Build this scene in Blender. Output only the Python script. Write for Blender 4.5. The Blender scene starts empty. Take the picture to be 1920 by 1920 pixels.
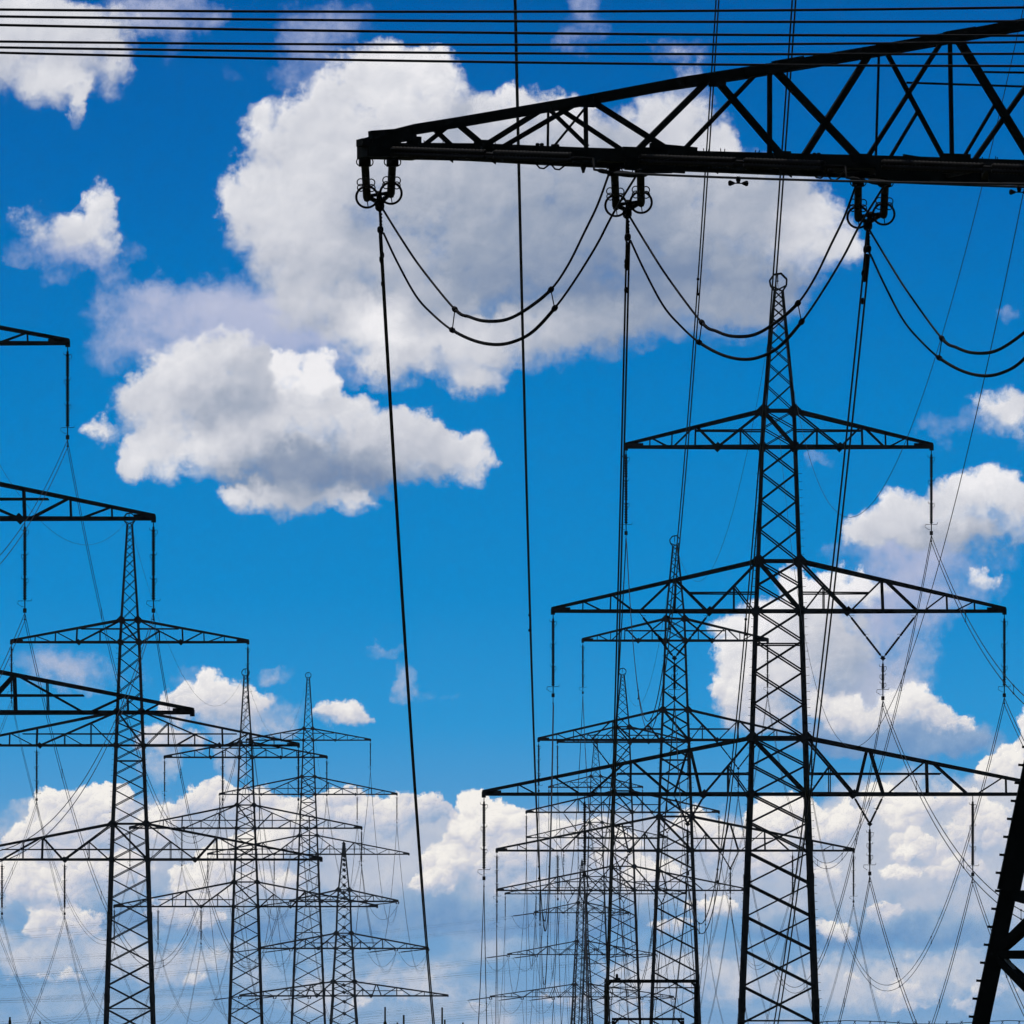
import bpy, math, random
from mathutils import Vector, Matrix
random.seed(7)
SC = bpy.context.scene
COL = SC.collection
V = Vector
# ------------------------------------------------------------------ camera: a long lens held level on a field bank
F, CX, HZ, EYE = 18720.0, 960.0, 1960.0, 10.0      # focal length and centre in pixels of the 1920 picture, eye height
cam = bpy.data.cameras.new("camera"); camo = bpy.data.objects.new("camera", cam); COL.objects.link(camo)
camo.location = (0, 0, EYE); camo.rotation_euler = (math.radians(90), 0, 0)
cam.sensor_width = 36; cam.lens = F / 1920 * 36; cam.shift_y = (HZ - 960) / 1920
cam.clip_start = 0.5; cam.clip_end = 60000
SC.camera = camo

def at(px, py, d):
    return V(((px - CX) / F * d, d, EYE + (HZ - py) / F * d))

# ------------------------------------------------------------------ mesh builder
class MB:
    def __init__(s): s.v = []; s.f = []
    def beam(s, p, q, w, h=None, up=None):
        p, q = V(p), V(q); d = q - p
        if d.length < 1e-6: return
        d.normalize()
        u = V(up) if up else (V((0, 0, 1)) if abs(d.z) < .9 else V((0, 1, 0)))
        a = d.cross(u).normalized(); b = a.cross(d).normalized()
        a = a * (w / 2); b = b * ((h or w) / 2); n = len(s.v)
        for c in (p, q): s.v += [c - a - b, c + a - b, c + a + b, c - a + b]
        for k in range(4): j = (k + 1) % 4; s.f.append((n + k, n + j, n + 4 + j, n + 4 + k))
        s.f += [(n + 3, n + 2, n + 1, n), (n + 4, n + 5, n + 6, n + 7)]
    def box(s, c, sx, sy, sz, rot=None):
        n = len(s.v); c = V(c)
        for z in (-1, 1):
            for x, y in ((-1, -1), (1, -1), (1, 1), (-1, 1)):
                p = V((x * sx / 2, y * sy / 2, z * sz / 2))
                if rot is not None: p = rot @ p
                s.v.append(c + p)
        s.f += [(n + 3, n + 2, n + 1, n), (n + 4, n + 5, n + 6, n + 7)]
        for k in range(4): j = (k + 1) % 4; s.f.append((n + k, n + j, n + 4 + j, n + 4 + k))
    def tube(s, pts, r, k=6, closed=False, radii=None):
        pts = [V(p) for p in pts]; m = len(pts); n = len(s.v)
        prev = None
        for i, p in enumerate(pts):
            if closed: d = pts[(i + 1) % m] - pts[i - 1]
            else: d = pts[min(i + 1, m - 1)] - pts[max(i - 1, 0)]
            d.normalize()
            if prev is None: a = d.orthogonal().normalized()
            else:
                a = prev - d * prev.dot(d)
                a = a.normalized() if a.length > 1e-6 else d.orthogonal().normalized()
            prev = a; b = d.cross(a); rr = radii[i] if radii else r
            for j in range(k):
                t = 2 * math.pi * j / k; s.v.append(p + a * (math.cos(t) * rr) + b * (math.sin(t) * rr))
        for i in range(m if closed else m - 1):
            i2 = (i + 1) % m
            for j in range(k):
                j2 = (j + 1) % k
                s.f.append((n + i * k + j, n + i * k + j2, n + i2 * k + j2, n + i2 * k + j))
        if not closed:
            s.f.append(tuple(n + j for j in reversed(range(k)))); s.f.append(tuple(n + (m - 1) * k + j for j in range(k)))
    def blob(s, p, q, r, k=8):                      # spindle from p to q
        p, q = V(p), V(q); ts = (0, .08, .25, .5, .75, .92, 1); rs = (.25, .65, .93, 1, .93, .65, .25)
        s.tube([p.lerp(q, t) for t in ts], r, k, radii=[r * x for x in rs])
    def rod(s, p, q, r0, r1, ribs, k=8):            # ribbed insulator rod
        p, q = V(p), V(q); pts = []; rr = []
        for i in range(ribs * 2 + 1):
            pts.append(p.lerp(q, i / (ribs * 2))); rr.append(r1 if i % 2 else r0)
        s.tube(pts, r0, k, radii=rr)
    def ring(s, c, r, t, axis, k=28, squash=1.0):
        c = V(c); ax = V(axis).normalized(); a = ax.orthogonal().normalized()
        up = V((0, 0, 1)) - ax * ax.z
        if up.length > .1: a = up.normalized()
        b = ax.cross(a)
        s.tube([c + a * (math.cos(2 * math.pi * i / k) * r) + b * (math.sin(2 * math.pi * i / k) * r * squash) for i in range(k)], t, 6, closed=True)
    def build(s, name, mat, parent=None, smooth=False, origin=None):
        o0 = V(origin) if origin is not None else V((0, 0, 0))
        me = bpy.data.meshes.new(name); me.from_pydata([tuple(p - o0) for p in s.v], [], s.f); me.update()
        me.materials.append(mat)
        if smooth: me.polygons.foreach_set("use_smooth", [True] * len(me.polygons))
        o = bpy.data.objects.new(name, me); COL.objects.link(o)
        o.location = o0
        if parent is not None: o.parent = parent
        return o

def tag(o, label=None, cat=None, group=None, kind=None):
    if label: o["label"] = label
    if cat: o["category"] = cat
    if group: o["group"] = group
    if kind: o["kind"] = kind
    return o

def empty(name, loc, rz=0):
    o = bpy.data.objects.new(name, None); COL.objects.link(o); o.location = loc; o.rotation_euler = (0, 0, rz)
    o.empty_display_size = 1
    return o

# ------------------------------------------------------------------ materials
def mat(name, base, rough=.6, metal=0.0, var=.35, scale=3.0, spec=.5, tint=None):
    m = bpy.data.materials.new(name); m.use_nodes = True; nt = m.node_tree; bs = nt.nodes["Principled BSDF"]
    tc = nt.nodes.new("ShaderNodeTexCoord"); no = nt.nodes.new("ShaderNodeTexNoise")
    no.inputs["Scale"].default_value = scale; no.inputs["Detail"].default_value = 5
    cr = nt.nodes.new("ShaderNodeValToRGB")
    t = tint or base
    cr.color_ramp.elements[0].position = .3; cr.color_ramp.elements[1].position = .7
    cr.color_ramp.elements[0].color = tuple(c * (1 - var) for c in base) + (1,)
    cr.color_ramp.elements[1].color = tuple(c * (1 + var) for c in t) + (1,)
    nt.links.new(tc.outputs["Object"], no.inputs["Vector"]); nt.links.new(no.outputs["Fac"], cr.inputs["Fac"])
    nt.links.new(cr.outputs["Color"], bs.inputs["Base Color"])
    bs.inputs["Roughness"].default_value = rough; bs.inputs["Metallic"].default_value = metal
    bs.inputs["Specular IOR Level"].default_value = spec
    return m
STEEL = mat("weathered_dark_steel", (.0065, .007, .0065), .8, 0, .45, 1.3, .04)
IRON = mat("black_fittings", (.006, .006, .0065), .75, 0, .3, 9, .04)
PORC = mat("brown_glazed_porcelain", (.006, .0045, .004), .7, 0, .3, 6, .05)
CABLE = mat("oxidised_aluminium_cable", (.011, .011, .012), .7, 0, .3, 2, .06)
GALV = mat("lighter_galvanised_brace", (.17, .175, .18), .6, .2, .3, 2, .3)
WEED = mat("dry_weed_stalk", (.035, .035, .02), .9, 0, .4, 30, .1)
WOOD = mat("fence_post_wood", (.12, .09, .06), .9, 0, .4, 12, .1)

# ------------------------------------------------------------------ ground: one sheet, valley floor with the bank the camera stands on
def ground_z(x, y):
    m = 8.35 if y < 24 else 8.35 * max(0.0, .5 + .5 * math.cos(math.pi * min(1, (y - 24) / 46)))
    w = 0 if abs(y) > 400 else 1
    return m - .0 + w * .12 * math.sin(x * .21 + y * .13)
def make_ground():
    xs = [-2200, -900, -400, -200] + [-120 + 8 * i for i in range(31)] + [200, 400, 900, 2200]
    ys = [-300, -60] + [-20 + 4 * i for i in range(31)] + [130, 200, 350, 600, 900, 1300, 1800, 2400, 2900]
    mb = MB()
    for y in ys:
        for x in xs: mb.v.append(V((x, y, ground_z(x, y))))
    nx = len(xs)
    for j in range(len(ys) - 1):
        for i in range(nx - 1): mb.f.append((j * nx + i, j * nx + i + 1, (j + 1) * nx + i + 1, (j + 1) * nx + i))
    g = mat("meadow_grass", (.05, .075, .022), .95, 0, .5, .35, .1, tint=(.085, .085, .035))
    o = mb.build("ground", g, smooth=True); tag(o, kind="structure"); return o
make_ground()

# ------------------------------------------------------------------ lattice pylons
def prof(P, z):
    if z >= P[0][0]: return P[0][1]
    for (za, wa), (zb, wb) in zip(P, P[1:]):
        if z >= zb: return wb + (wa - wb) * (z - zb) / (za - zb)
    return P[-1][1]

WEB = {
 "Rtop": dict(seg=[("T", 0, "B", .325, 1), ("B", .33, "T", .48, .9), ("T", .49, "B", .49, .9), ("T", .51, "B", .65, .8), ("T", .66, "B", .66, .7), ("B", .68, "T", .81, .7), ("T", .82, "B", .82, .7)], main=.325, subs=[.5], strut=(.45, .48)),
 "Rmid": dict(seg=[("T", 0, "B", .228, 1.3), ("B", .24, "T", .40, .9), ("T", .40, "B", .40, 1.2), ("T", .42, "B", .57, 1.1), ("B", .60, "T", .71, .8), ("T", .715, "B", .715, .8), ("B", .75, "T", .85, .7), ("T", .85, "B", .85, .7)], main=.228, subs=[.5], strut=(.36, .33)),
 "Rbot": dict(seg=[("T", 0, "B", .174, 1.3), ("B", .185, "T", .228, 1.2), ("T", .24, "B", .285, 1.2), ("B", .30, "T", .444, .9), ("T", .45, "B", .45, 1.2), ("T", .475, "B", .60, 1.1), ("B", .635, "T", .735, .8), ("T", .745, "B", .745, .8), ("B", .80, "T", .87, .7), ("T", .87, "B", .87, .7)], main=.174, subs=[.5], strut=(.36, .50)),
 "Ltop": dict(seg=[("T", 0, "B", .38, 1), ("T", .40, "B", .40, 1.1), ("B", .41, "T", .59, .8), ("T", .595, "B", .595, .8), ("B", .62, "T", .78, .7), ("T", .78, "B", .78, .7)], main=.38, subs=[.5], strut=(.6, .36)),
 "Lmid": dict(seg=[("T", 0, "B", .49, 1.1), ("T", .51, "B", .51, 1.3), ("B", .53, "T", .68, .9), ("T", .685, "B", .685, .9), ("B", .72, "T", .84, .8), ("T", .84, "B", .84, .8)], main=.49, subs=[.34, .68], strut=(.34, .60)),
 "Lbot": dict(seg=[("T", 0, "B", .27, 1.2), ("B", .28, "T", .40, 1.3), ("T", .40, "B", .40, 1.1), ("T", .41, "B", .63, 1.1), ("B", .51, "T", .51, .7), ("B", .65, "T", .77, .8), ("T", .78, "B", .78, .8), ("B", .83, "T", .89, .7)], main=.27, subs=[.5], strut=(.28, .63)),
}
WEB["Ttop"] = WEB["Rtop"]; WEB["Tmid"] = WEB["Rmid"]; WEB["Tbot"] = WEB["Rbot"]

# z above the lowest crossarm / half width
PR = dict(prof=[(26.2, .2), (19.97, .8), (18.08, .86), (12.14, 1.07), (9.53, 1.18), (2.94, 1.39), (0, 1.47)], slope=.0406,
          lev=[(18.08, 19.97, 8.0, "Rtop"), (9.53, 12.14, 11.8, "Rmid"), (0, 2.94, 15.4, "Rbot")], head=True)
PL = dict(prof=[(26.5, .19), (18.95, .66), (17.2, .75), (11.7, .97), (9.03, 1.07), (2.83, 1.33), (0, 1.43)], slope=.033,
          lev=[(17.2, 18.95, 9.4, "Ltop"), (9.03, 11.7, 13.4, "Lmid"), (0, 2.83, 15.2, "Lbot")], head=True)
PT = dict(prof=[(27.9, .1), (19.3, .97), (17.2, 1.17), (11.4, 1.36), (8.64, 1.55), (2.6, 1.94), (0, 1.98)], slope=.075,
          lev=[(17.2, 19.3, 9.9, "Ttop"), (8.64, 11.4, 15.4, "Tmid"), (0, 2.6, 19.0, "Tbot")], head=False)

class Pylon: pass

def arm_mesh(sd, zb, zt, hb, ht, hw, web, q, k):
    """one side of a crossarm in the pylon's own frame; sd = -1 / 1"""
    mb = MB()
    def B(f, s): return V((sd * (hb + f * (hw - hb)), s * (hb * (1 - f) + .1), zb))
    def T(f, s):
        return V((sd * (ht + f * (hw - ht)), s * (ht * (1 - f) + .1), zt + (zb + .14 - zt) * f))
    P = {"B": B, "T": T}; W = WEB[web]; c = .15 * q
    for s in (-1, 1):
        mb.beam(B(0, s), B(1, s), c, c * 1.1); mb.beam(T(0, s), T(1, s), c * 1.05)
        for a, fa, b, fb, w in W["seg"]:
            mb.beam(P[a](fa, s), P[b](fb, s), .085 * q * w)
        m0, m1 = T(0, s), B(W["main"], s)
        sub = W["subs"]
        for i, t in enumerate(sub):
            M = m0.lerp(m1, t); fm = abs(M.x - sd * hb) / (hw - hb)
            mb.beam(M, V((M.x, M.y, zb)), .06 * q)
            mb.beam(M, B(max(.01, fm * .12 if i == 0 else .21), s), .07 * q)
        zr, fe = W["strut"]; zz = zb + zr * (zt - zb)
        y = hb * (1 - fe) * s
        mb.beam(V((sd * hb, hb * s, zz)), V((sd * (hb + fe * (hw - hb)), y, zz)), .075 * q)
        # gusset plates
        for pt, sz in ((T(0, s), .52), (B(0, s), .42), (B(W["main"], s), .34)):
            mb.box(pt, sz * q, .05, sz * q, Matrix.Rotation(math.radians(45), 3, "Y"))
    n = 7
    for i in range(n):                                # plan bracing between the two faces
        f0, f1 = i / n, (i + 1) / n; s = 1 if i % 2 else -1
        mb.beam(B(f0, s), B(f1, -s), .06 * q); mb.beam(B(f1, -1), B(f1, 1), .06 * q)
        if i < 4: mb.beam(T(f1, -1), T(f1, 1), .05 * q)
    mb.box(V((sd * (hw - .45), 0, zb + .1)), 1.0, .26, .2); mb.box(V((sd * (hw - .04), 0, zb - .03)), .22, .16, .3)
    return mb

def horn(mb, c, w, sgn=1):
    c = V(c); mb.tube([c + V((-w * sgn, 0, .02)), c + V((w * sgn, 0, .02))], .014, 5)
    mb.tube([c + V((w * sgn, 0, .02)), c + V((w * 1.08 * sgn, 0, .12))], .012, 5)
    mb.tube([c + V((-w * sgn, 0, .02)), c + V((-w * 1.1 * sgn, 0, -.12)), c + V((-w * .5 * sgn, 0, -.24)), c + V((-.05 * sgn, 0, -.26))], .012, 5)

def hang_string(top, L, q=1.0):
    mb = MB(); top = V(top); z0 = top.z
    P = lambda t: top - V((0, 0, t))
    mb.tube([P(0), P(.35)], .025, 5)
    n = 3; seg = (L - .35 - .55) / n; ks = 11 if q < 1.4 else 7
    for i in range(n):
        a = .35 + i * seg
        mb.rod(P(a + .06), P(a + seg - .06), .045 * q, .098 * q, max(5, ks - 3), 8)
        mb.box(P(a), .1, .1, .14)
        horn(mb, P(a + .1), .15 if i else .17, 1 if i % 2 else -1)
    e = L - .55
    horn(mb, P(e), .30)
    mb.tube([P(e - .06), P(L - .2)], .03, 5); mb.box(P(L - .12), .16, .22, .2); mb.blob(P(L - .1) + V((0, -.3, -.02)), P(L - .1) + V((0, .3, -.02)), .05)
    mb.blob(P(L + .3) + V((0, -.3, 0)), P(L + .3) + V((0, .3, 0)), .05); mb.tube([P(L - .1), P(L + .3)], .02, 5)
    return mb

def v_string(a, b, vtx, L, q=1.0):
    a, b, v = V(a), V(b), V(vtx)
    mb = MB()
    for p in (a, b):
        d = v - p; mb.tube([p, p + d * .1], .02, 5); mb.rod(p + d * .1, p + d * .5, .042 * q, .07 * q, 10, 8); mb.rod(p + d * .53, p + d * .93, .042 * q, .07 * q, 10, 8)
        mb.tube([p + d * .08, v], .03, 5)
        for t in (.1, .51):
            c = p + d * t; mb.tube([c + V((-.15, 0, .1)), c + V((.15, 0, .1))], .014, 4)
    mb.box(v, .22, .06, .2, Matrix.Rotation(math.radians(45), 3, "Y"))
    lo = hang_string(v, L, q); n = len(mb.v); mb.v += lo.v; mb.f += [tuple(i + n for i in f) for f in lo.f]
    return mb

def make_pylon(label, cat, X, Y, zarm, spec, rz=0, knots=0, q=1.0, strings="R", steps=False, skip=(), group=None, name="lattice_pylon", lev=None, order=None):
    P = Pylon(); P.att = {}; P.spec = spec
    root = empty(name, (X, Y, 0), rz); tag(root, label, cat, group); P.root = root
    M = Matrix.Translation((X, Y, 0)) @ Matrix.Rotation(rz, 4, "Z")
    P.M = M
    lev = lev or spec["lev"]
    pr = [(z + zarm, w) for z, w in spec["prof"]]
    base_w = pr[-1][1] + spec["slope"] * zarm
    pr.append((-.6, base_w + spec["slope"] * .6))
    ztop = pr[0][0]
    crn = lambda z, sx, sy: V((sx * prof(pr, z), sy * prof(pr, z), z))
    # legs
    for sx in (-1, 1):
        for sy in (-1, 1):
            mb = MB()
            zs = [p[0] for p in pr]
            for a, b in zip(zs, zs[1:]):
                t = (ztop - (a + b) / 2) / ztop
                w = (.13 + .17 * t) * q
                mb.beam(crn(a, sx, sy), crn(b, sx, sy), w)
            for z, w in pr[1:-1]:                     # splice plates
                c = crn(z, sx, sy); mb.box(c, .3 * q, .3 * q, .42)
            k = zarm - 4.5
            while k > 1: c = crn(k, sx, sy); mb.box(c, .3 * q, .3 * q, .7); k -= 6.5
            if steps and sy == -1:
                z = 1.5
                while z < zarm + 17:
                    c = crn(z, sx, sy); mb.beam(c, c + V((sx * .27, 0, .01)), .022); z += .42
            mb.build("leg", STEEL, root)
    # bracing panels
    mb = MB()
    marks = sorted({z for z, _ in pr} | {zarm + l[0] for l in lev} | {zarm + l[1] for l in lev}, reverse=True)
    marks[-1] = 0
    for za, zb in zip(marks, marks[1:]):
        w0 = 2 * prof(pr, (za + zb) / 2)
        ratio = .85 if za > zarm + 12 else (.66 if za > zarm else .56)
        if zb > zarm + 18: ratio = 1.05
        # geometric panel heights
        hs = []; z = za
        while z > zb + 1e-3:
            h = max(.5, 2 * prof(pr, z) * ratio); hs.append(h); z -= h
        sc = (za - zb) / sum(hs); z = za
        for h in hs:
            z2 = z - h * sc
            th = (.055 + .045 * min(1, 2 * prof(pr, z) / 4)) * q
            if zb > zarm + 18: th *= .75
            for s in (-1, 1):
                mb.beam(crn(z, -1, s), crn(z2, 1, s), th); mb.beam(crn(z, 1, s), crn(z2, -1, s), th * .85)
                if knots: mb.box((crn(z, -1, s) + crn(z2, 1, s)) / 2, knots, .08, knots * .8, Matrix.Rotation(math.radians(45), 3, 'Y'))
                mb.beam(crn(z, s, -1), crn(z2, s, 1), th * .8); mb.beam(crn(z, s, 1), crn(z2, s, -1), th * .8)
            z = z2
    for l in lev:
        for z in (zarm + l[0], zarm + l[1]):
            for s in (-1, 1):
                mb.beam(crn(z, -1, s), crn(z, 1, s), .12 * q); mb.beam(crn(z, s, -1), crn(z, s, 1), .12 * q)
        z = zarm + l[1]
        for s in (-1, 1): mb.beam(crn(z, -1, s), crn(zarm + l[0], 1, s), .13 * q)
    for z in [zarm - 11.8, zarm + 7.8]:
        if z > 1:
            for s in (-1, 1): mb.beam(crn(z, -1, s), crn(z, 1, s), .08 * q)
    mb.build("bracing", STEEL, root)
    # head frame for the earth wire
    hb = MB()
    if spec["head"]:
        z = ztop; w = pr[0][1]
        ringp = [(-w, 0), (-.42, .28), (-.47, .55), (-.25, .86), (.12, .92), (.42, .62), (.4, .3), (w, 0)]
        for s in (-1, 1):
            pts = [V((x, s * .16, z + h)) for x, h in ringp]
            for a, b in zip(pts, pts[1:]): hb.beam(a, b, .085 * q)
            hb.beam(pts[1], pts[-1], .06 * q); hb.beam(pts[-2], pts[0], .06 * q)
        hb.beam(V((-.25, -.16, z + .86)), V((-.25, .16, z + .86)), .07); hb.beam(V((.12, -.16, z + .92)), V((.12, .16, z + .92)), .07)
        hb.tube([V((-.05, 0, z + .9)), V((-.05, 0, z + .55))], .03, 5); hb.blob(V((-.05, -.2, z + .52)), V((-.05, .2, z + .52)), .05)
        for s in (-1, 1): hb.beam(V((-.47, -.16 * s, z + .55)), V((-.25, .16 * s, z + .86)), .05)
        P.att["earth"] = M @ V((-.05, 0, z + .5))
    else:
        hb.beam(V((0, 0, ztop - 1.2)), V((0, 0, ztop + .25)), .1 * q); hb.beam(V((-.1, 0, ztop)), V((.1, 0, ztop)), .09 * q)
        hb.box(V((0, 0, ztop + .25)), .16, .16, .2)
        P.att["earth"] = M @ V((0, 0, ztop + .3))
    hb.build("earth_wire_peak", STEEL, root)
    # crossarms with their insulators
    for li, (zb_, zt_, hw, web) in enumerate(lev):
        lname = ("top", "middle", "bottom")[li]
        zb, zt = zarm + zb_, zarm + zt_
        wb, wt = prof(pr, zb), prof(pr, zt)
        for sd in (-1, 1):
            sn = "left" if sd < 0 else "right"
            if (lname, sn) in skip: continue
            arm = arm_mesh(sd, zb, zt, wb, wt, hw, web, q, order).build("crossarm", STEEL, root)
            X_ = lambda f: sd * (wb + f * (hw - wb))
            def hang(f, L, key):
                x = sd * (hw - .05) if f == 1 else X_(f)
                top = V((x, 0, zb - .1)); hang_string(top, L, q).build("insulator_string", PORC, arm, True)
                P.att[(lname, sn, key)] = M @ V((x, 0, zb - .1 - L))
            if strings == "R":
                if li == 0: hang(1, 4.5, "tip")
                if li == 1:
                    hang(1, 4.4, "tip"); v = V((X_(.40), 0, zb - 2.45))
                    v_string((X_(.228), 0, zb - .1), (X_(.57), 0, zb - .1), v, 2.2, q).build("insulator_string", PORC, arm, True)
                    P.att[(lname, sn, "inner")] = M @ (v - V((0, 0, 2.2)))
                if li == 2:
                    hang(1, 4.4, "tip"); hang(.62, 4.2, "mid"); v = V((X_(.235), 0, zb - 1.55))
                    v_string((X_(.174), 0, zb - .1), (X_(.285), 0, zb - .1), v, 2.7, q).build("insulator_string", PORC, arm, True)
                    P.att[(lname, sn, "inner")] = M @ (v - V((0, 0, 2.7)))
            if strings == "L":
                if li == 0: hang(1, 4.4, "tip")
                if li == 1: hang(1, 4.3, "tip"); hang(.51, 4.3, "inner")
                if li == 2 and sd < 0: hang(.27, 4.3, "inner"); hang(.63, 4.3, "mid"); hang(1, 4.3, "tip")
            if strings in ("T", "TL"):
                pts = [("tip", 1)] if li == 0 else ([("tip", 1), ("inner", .58)] if li == 1 else [("tip", 1), ("mid", .62), ("inner", .25)])
                if strings == "TL" and li == 2 and sd > 0: pts = []
                for key, f in pts:
                    P.att[(lname, sn, key)] = M @ V((sd * (hw - .1) if f == 1 else X_(f), 0, zb - .1))
            P.__dict__.setdefault("arms", {})[(lname, sn)] = arm
    return P

def pull_string(P, key, direction, L, q=1.0, sub=True):
    """tension insulator from a crossarm point out along the wire; returns its far end (world)"""
    a = P.att[key]; d = V(direction).normalized(); e = a + d * L
    inv = P.M.inverted(); mb = MB()
    side = d.cross(V((0, 0, 1))).normalized() * .22
    for s in (-1, 1):
        A, E = inv @ (a + side * s), inv @ (e + side * s)
        mb.rod(A.lerp(E, .08), A.lerp(E, .48), .05 * q, .085 * q, 9, 6); mb.rod(A.lerp(E, .52), A.lerp(E, .92), .05 * q, .085 * q, 9, 6)
        mb.tube([A, E], .02 * q, 5)
    mb.beam(inv @ (e - side * 1.2), inv @ (e + side * 1.2), .08 * q)
    mb.beam(inv @ (a - side * 1.2), inv @ (a + side * 1.2), .08 * q)
    mb.build("tension_insulator", PORC, P.arms[key[:2]], True)
    return e

# ------------------------------------------------------------------ cables
def catenary(a, b, sag, n):
    return [a.lerp(b, i / n) - V((0, 0, 4 * sag * (i / n) * (1 - i / n))) for i in range(n + 1)]

def twin(a, b, sag, r, label, group, gap=.33, parts=True, n=56, spacers=(), off=V((0, 0, 0)), dampers=()):
    a, b = V(a), V(b)
    c1 = catenary(a, b, sag, n); c2 = [p - V((0, 0, gap)) + off for p in c1]
    if not parts:
        mb = MB(); mb.tube(c1, r, 5); mb.tube(c2, r, 5)
        o = mb.build("power_cable", CABLE, origin=a); return tag(o, label, "power cable", group)
    root = empty("power_cable", a); tag(root, label, "power cable", group)
    for c in (c1, c2):
        mb = MB(); mb.tube([p - a for p in c], r, 6); mb.build("strand", CABLE, root, True)
    for t in spacers:
        p = catenary(a, b, sag, 1000)[int(t * 1000)] - a
        mb = MB(); mb.tube([p, p - V((0, 0, gap))], r * .7, 5)
        d = (b - a).normalized()
        for z in (0, gap): mb.blob(p - V((0, 0, z)) - d * .12, p - V((0, 0, z)) + d * .12, r * 2.3)
        mb.build("spacer", IRON, root, True)
    return root

def single(a, b, sag, r, label, group, n=48, name="earth_wire", cat="earth wire"):
    mb = MB(); mb.tube(catenary(V(a), V(b), sag, n), r, 5)
    return tag(mb.build(name, CABLE, origin=a), label, cat, group)
# ------------------------------------------------------------------ the two rows of pylons
PYG = "lattice pylons standing in two rows"
R = {}; L = {}
R[1] = make_pylon("tallest whole lattice pylon, right of centre, with V-shaped insulators under its wide crossarms", "pylon", 13.89, 520, 23.08, PR, q=1.0, steps=True, group=PYG)
R[2] = make_pylon("ring-topped lattice pylon just left of the tallest one, behind the portal frame", "pylon", 14.05, 859.5, 26.76, PR, q=1.0, steps=True, group=PYG)
R[3] = make_pylon("thinner lattice pylon left of the ring-topped one, a dropping twin cable along its left leg", "pylon", 13.5, 1218, 28.9, PR, q=1.05, group=PYG)
R[4] = make_pylon("faint fine-lined pylon, most hidden of the right-hand row, behind three others' crossarms", "pylon", 14.2, 1694, 35.7, PR, q=1.0, group=PYG)
R[5] = make_pylon("small far tension pylon ending the right-hand row, just left of the portal frame", "pylon", 14.3, 2040, 19.9, dict(PT, prof=[(z, w * .82) for z, w in PT["prof"]], slope=.052), rz=math.radians(9), q=1.1, strings="T", group=PYG)
L[0] = make_pylon("near pylon cut off by the left edge, only its right-hand crossarm tips in view", "pylon", -30.05, 465, 25.5, PL, q=1.03, strings="L", steps=True, group=PYG)
L[1] = make_pylon("big lattice pylon standing whole at the left, its top behind the cut-off pylon's crossarm", "pylon", -30.25, 790, 24.7, PL, q=1.03, strings="L", steps=True, group=PYG)
L[2] = make_pylon("left-hand pylon with its ringed top beside the big left pylon's right hanging insulator", "pylon", -30.7, 1151, 26.0, PL, q=1.03, strings="L", group=PYG)
L[3] = make_pylon("slender tall pylon at left with spread feet, free pointed top against blue sky", "pylon", -30.7, 1505, 38.8, dict(PL, slope=.042), q=1.05, strings="L", group=PYG)
L[4] = make_pylon("short squat tension pylon ending the left-hand row, beside the long sagging near cable", "pylon", -30.6, 1817, 19.0, PT, q=1.7, knots=.6, strings="TL", group=PYG)

# ------------------------------------------------------------------ the near tension pylon whose left arm fills the upper right
TH = math.radians(19); D0 = 150.0
U_ = V((math.cos(TH), math.sin(TH), 0)); N_ = V((-math.sin(TH), math.cos(TH), 0))
TIP = at(690, 285, D0)
def on(px, py, off=0.0):
    """point of the arm's face plane (front: 0, rear: off metres behind) seen along one line of sight"""
    a, b = (px - CX) / F, (HZ - py) / F
    d = (V((TIP.x, TIP.y, 0)).dot(N_) + off) / (-a * math.sin(TH) + math.cos(TH))
    return V((a * d, d, EYE + b * d))
ctr = V((TIP.x, TIP.y, 0)) + U_ * 16.6
PN = dict(PT); zA = on(2800, 338).z
R[0] = make_pylon("huge near tension pylon, its truss arm reaching in across the upper right", "pylon", ctr.x, ctr.y, zA, PN, rz=TH, q=1.0,
                  strings="T", group=PYG, skip=(("bottom", "left"),),
                  lev=[(17.2, 19.8, 10.5, "Ttop"), (8.64, 11.4, 14.8, "Tmid"), (0, 2.75, 16.6, "Tbot")])
P0 = R[0]; inv0 = P0.M.inverted()
arm = MB()
def rr(off): return off
def FB(a, b, w, off=0.0):            # member between two sighted points; w in picture pixels
    arm.beam(inv0 @ on(a[0], a[1], off), inv0 @ on(b[0], b[1], off), w * D0 / F)
TOPL = [(700, 262), (775, 243), (862, 229), (1094, 189), (1280, 154), (1440, 129), (1633, 96), (1780, 70), (1920, 44), (2300, -24), (2800, -112)]
BOTL = [(690, 282), (780, 281), (900, 282), (1100, 290), (1300, 296), (1500, 301), (1700, 306), (1920, 313), (2300, 324), (2800, 338)]
for pts, w in ((TOPL, 20), (BOTL, 25)):
    for a, b in zip(pts, pts[1:]): FB(a, b, w)
def rear(px): return .35 + 2.6 * max(0, (px - 690)) / 2110
for pts, w in ((TOPL, 15), (BOTL, 25)):
    for a, b in zip(pts, pts[1:]):
        k = 8 if pts is BOTL else 4
        # rear face: the same chord a little deeper in the arm
        pa = on(a[0], a[1]) + N_ * rear(a[0]); pb = on(b[0], b[1]) + N_ * rear(b[0])
        arm.beam(inv0 @ pa, inv0 @ pb, w * D0 / F)
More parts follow.
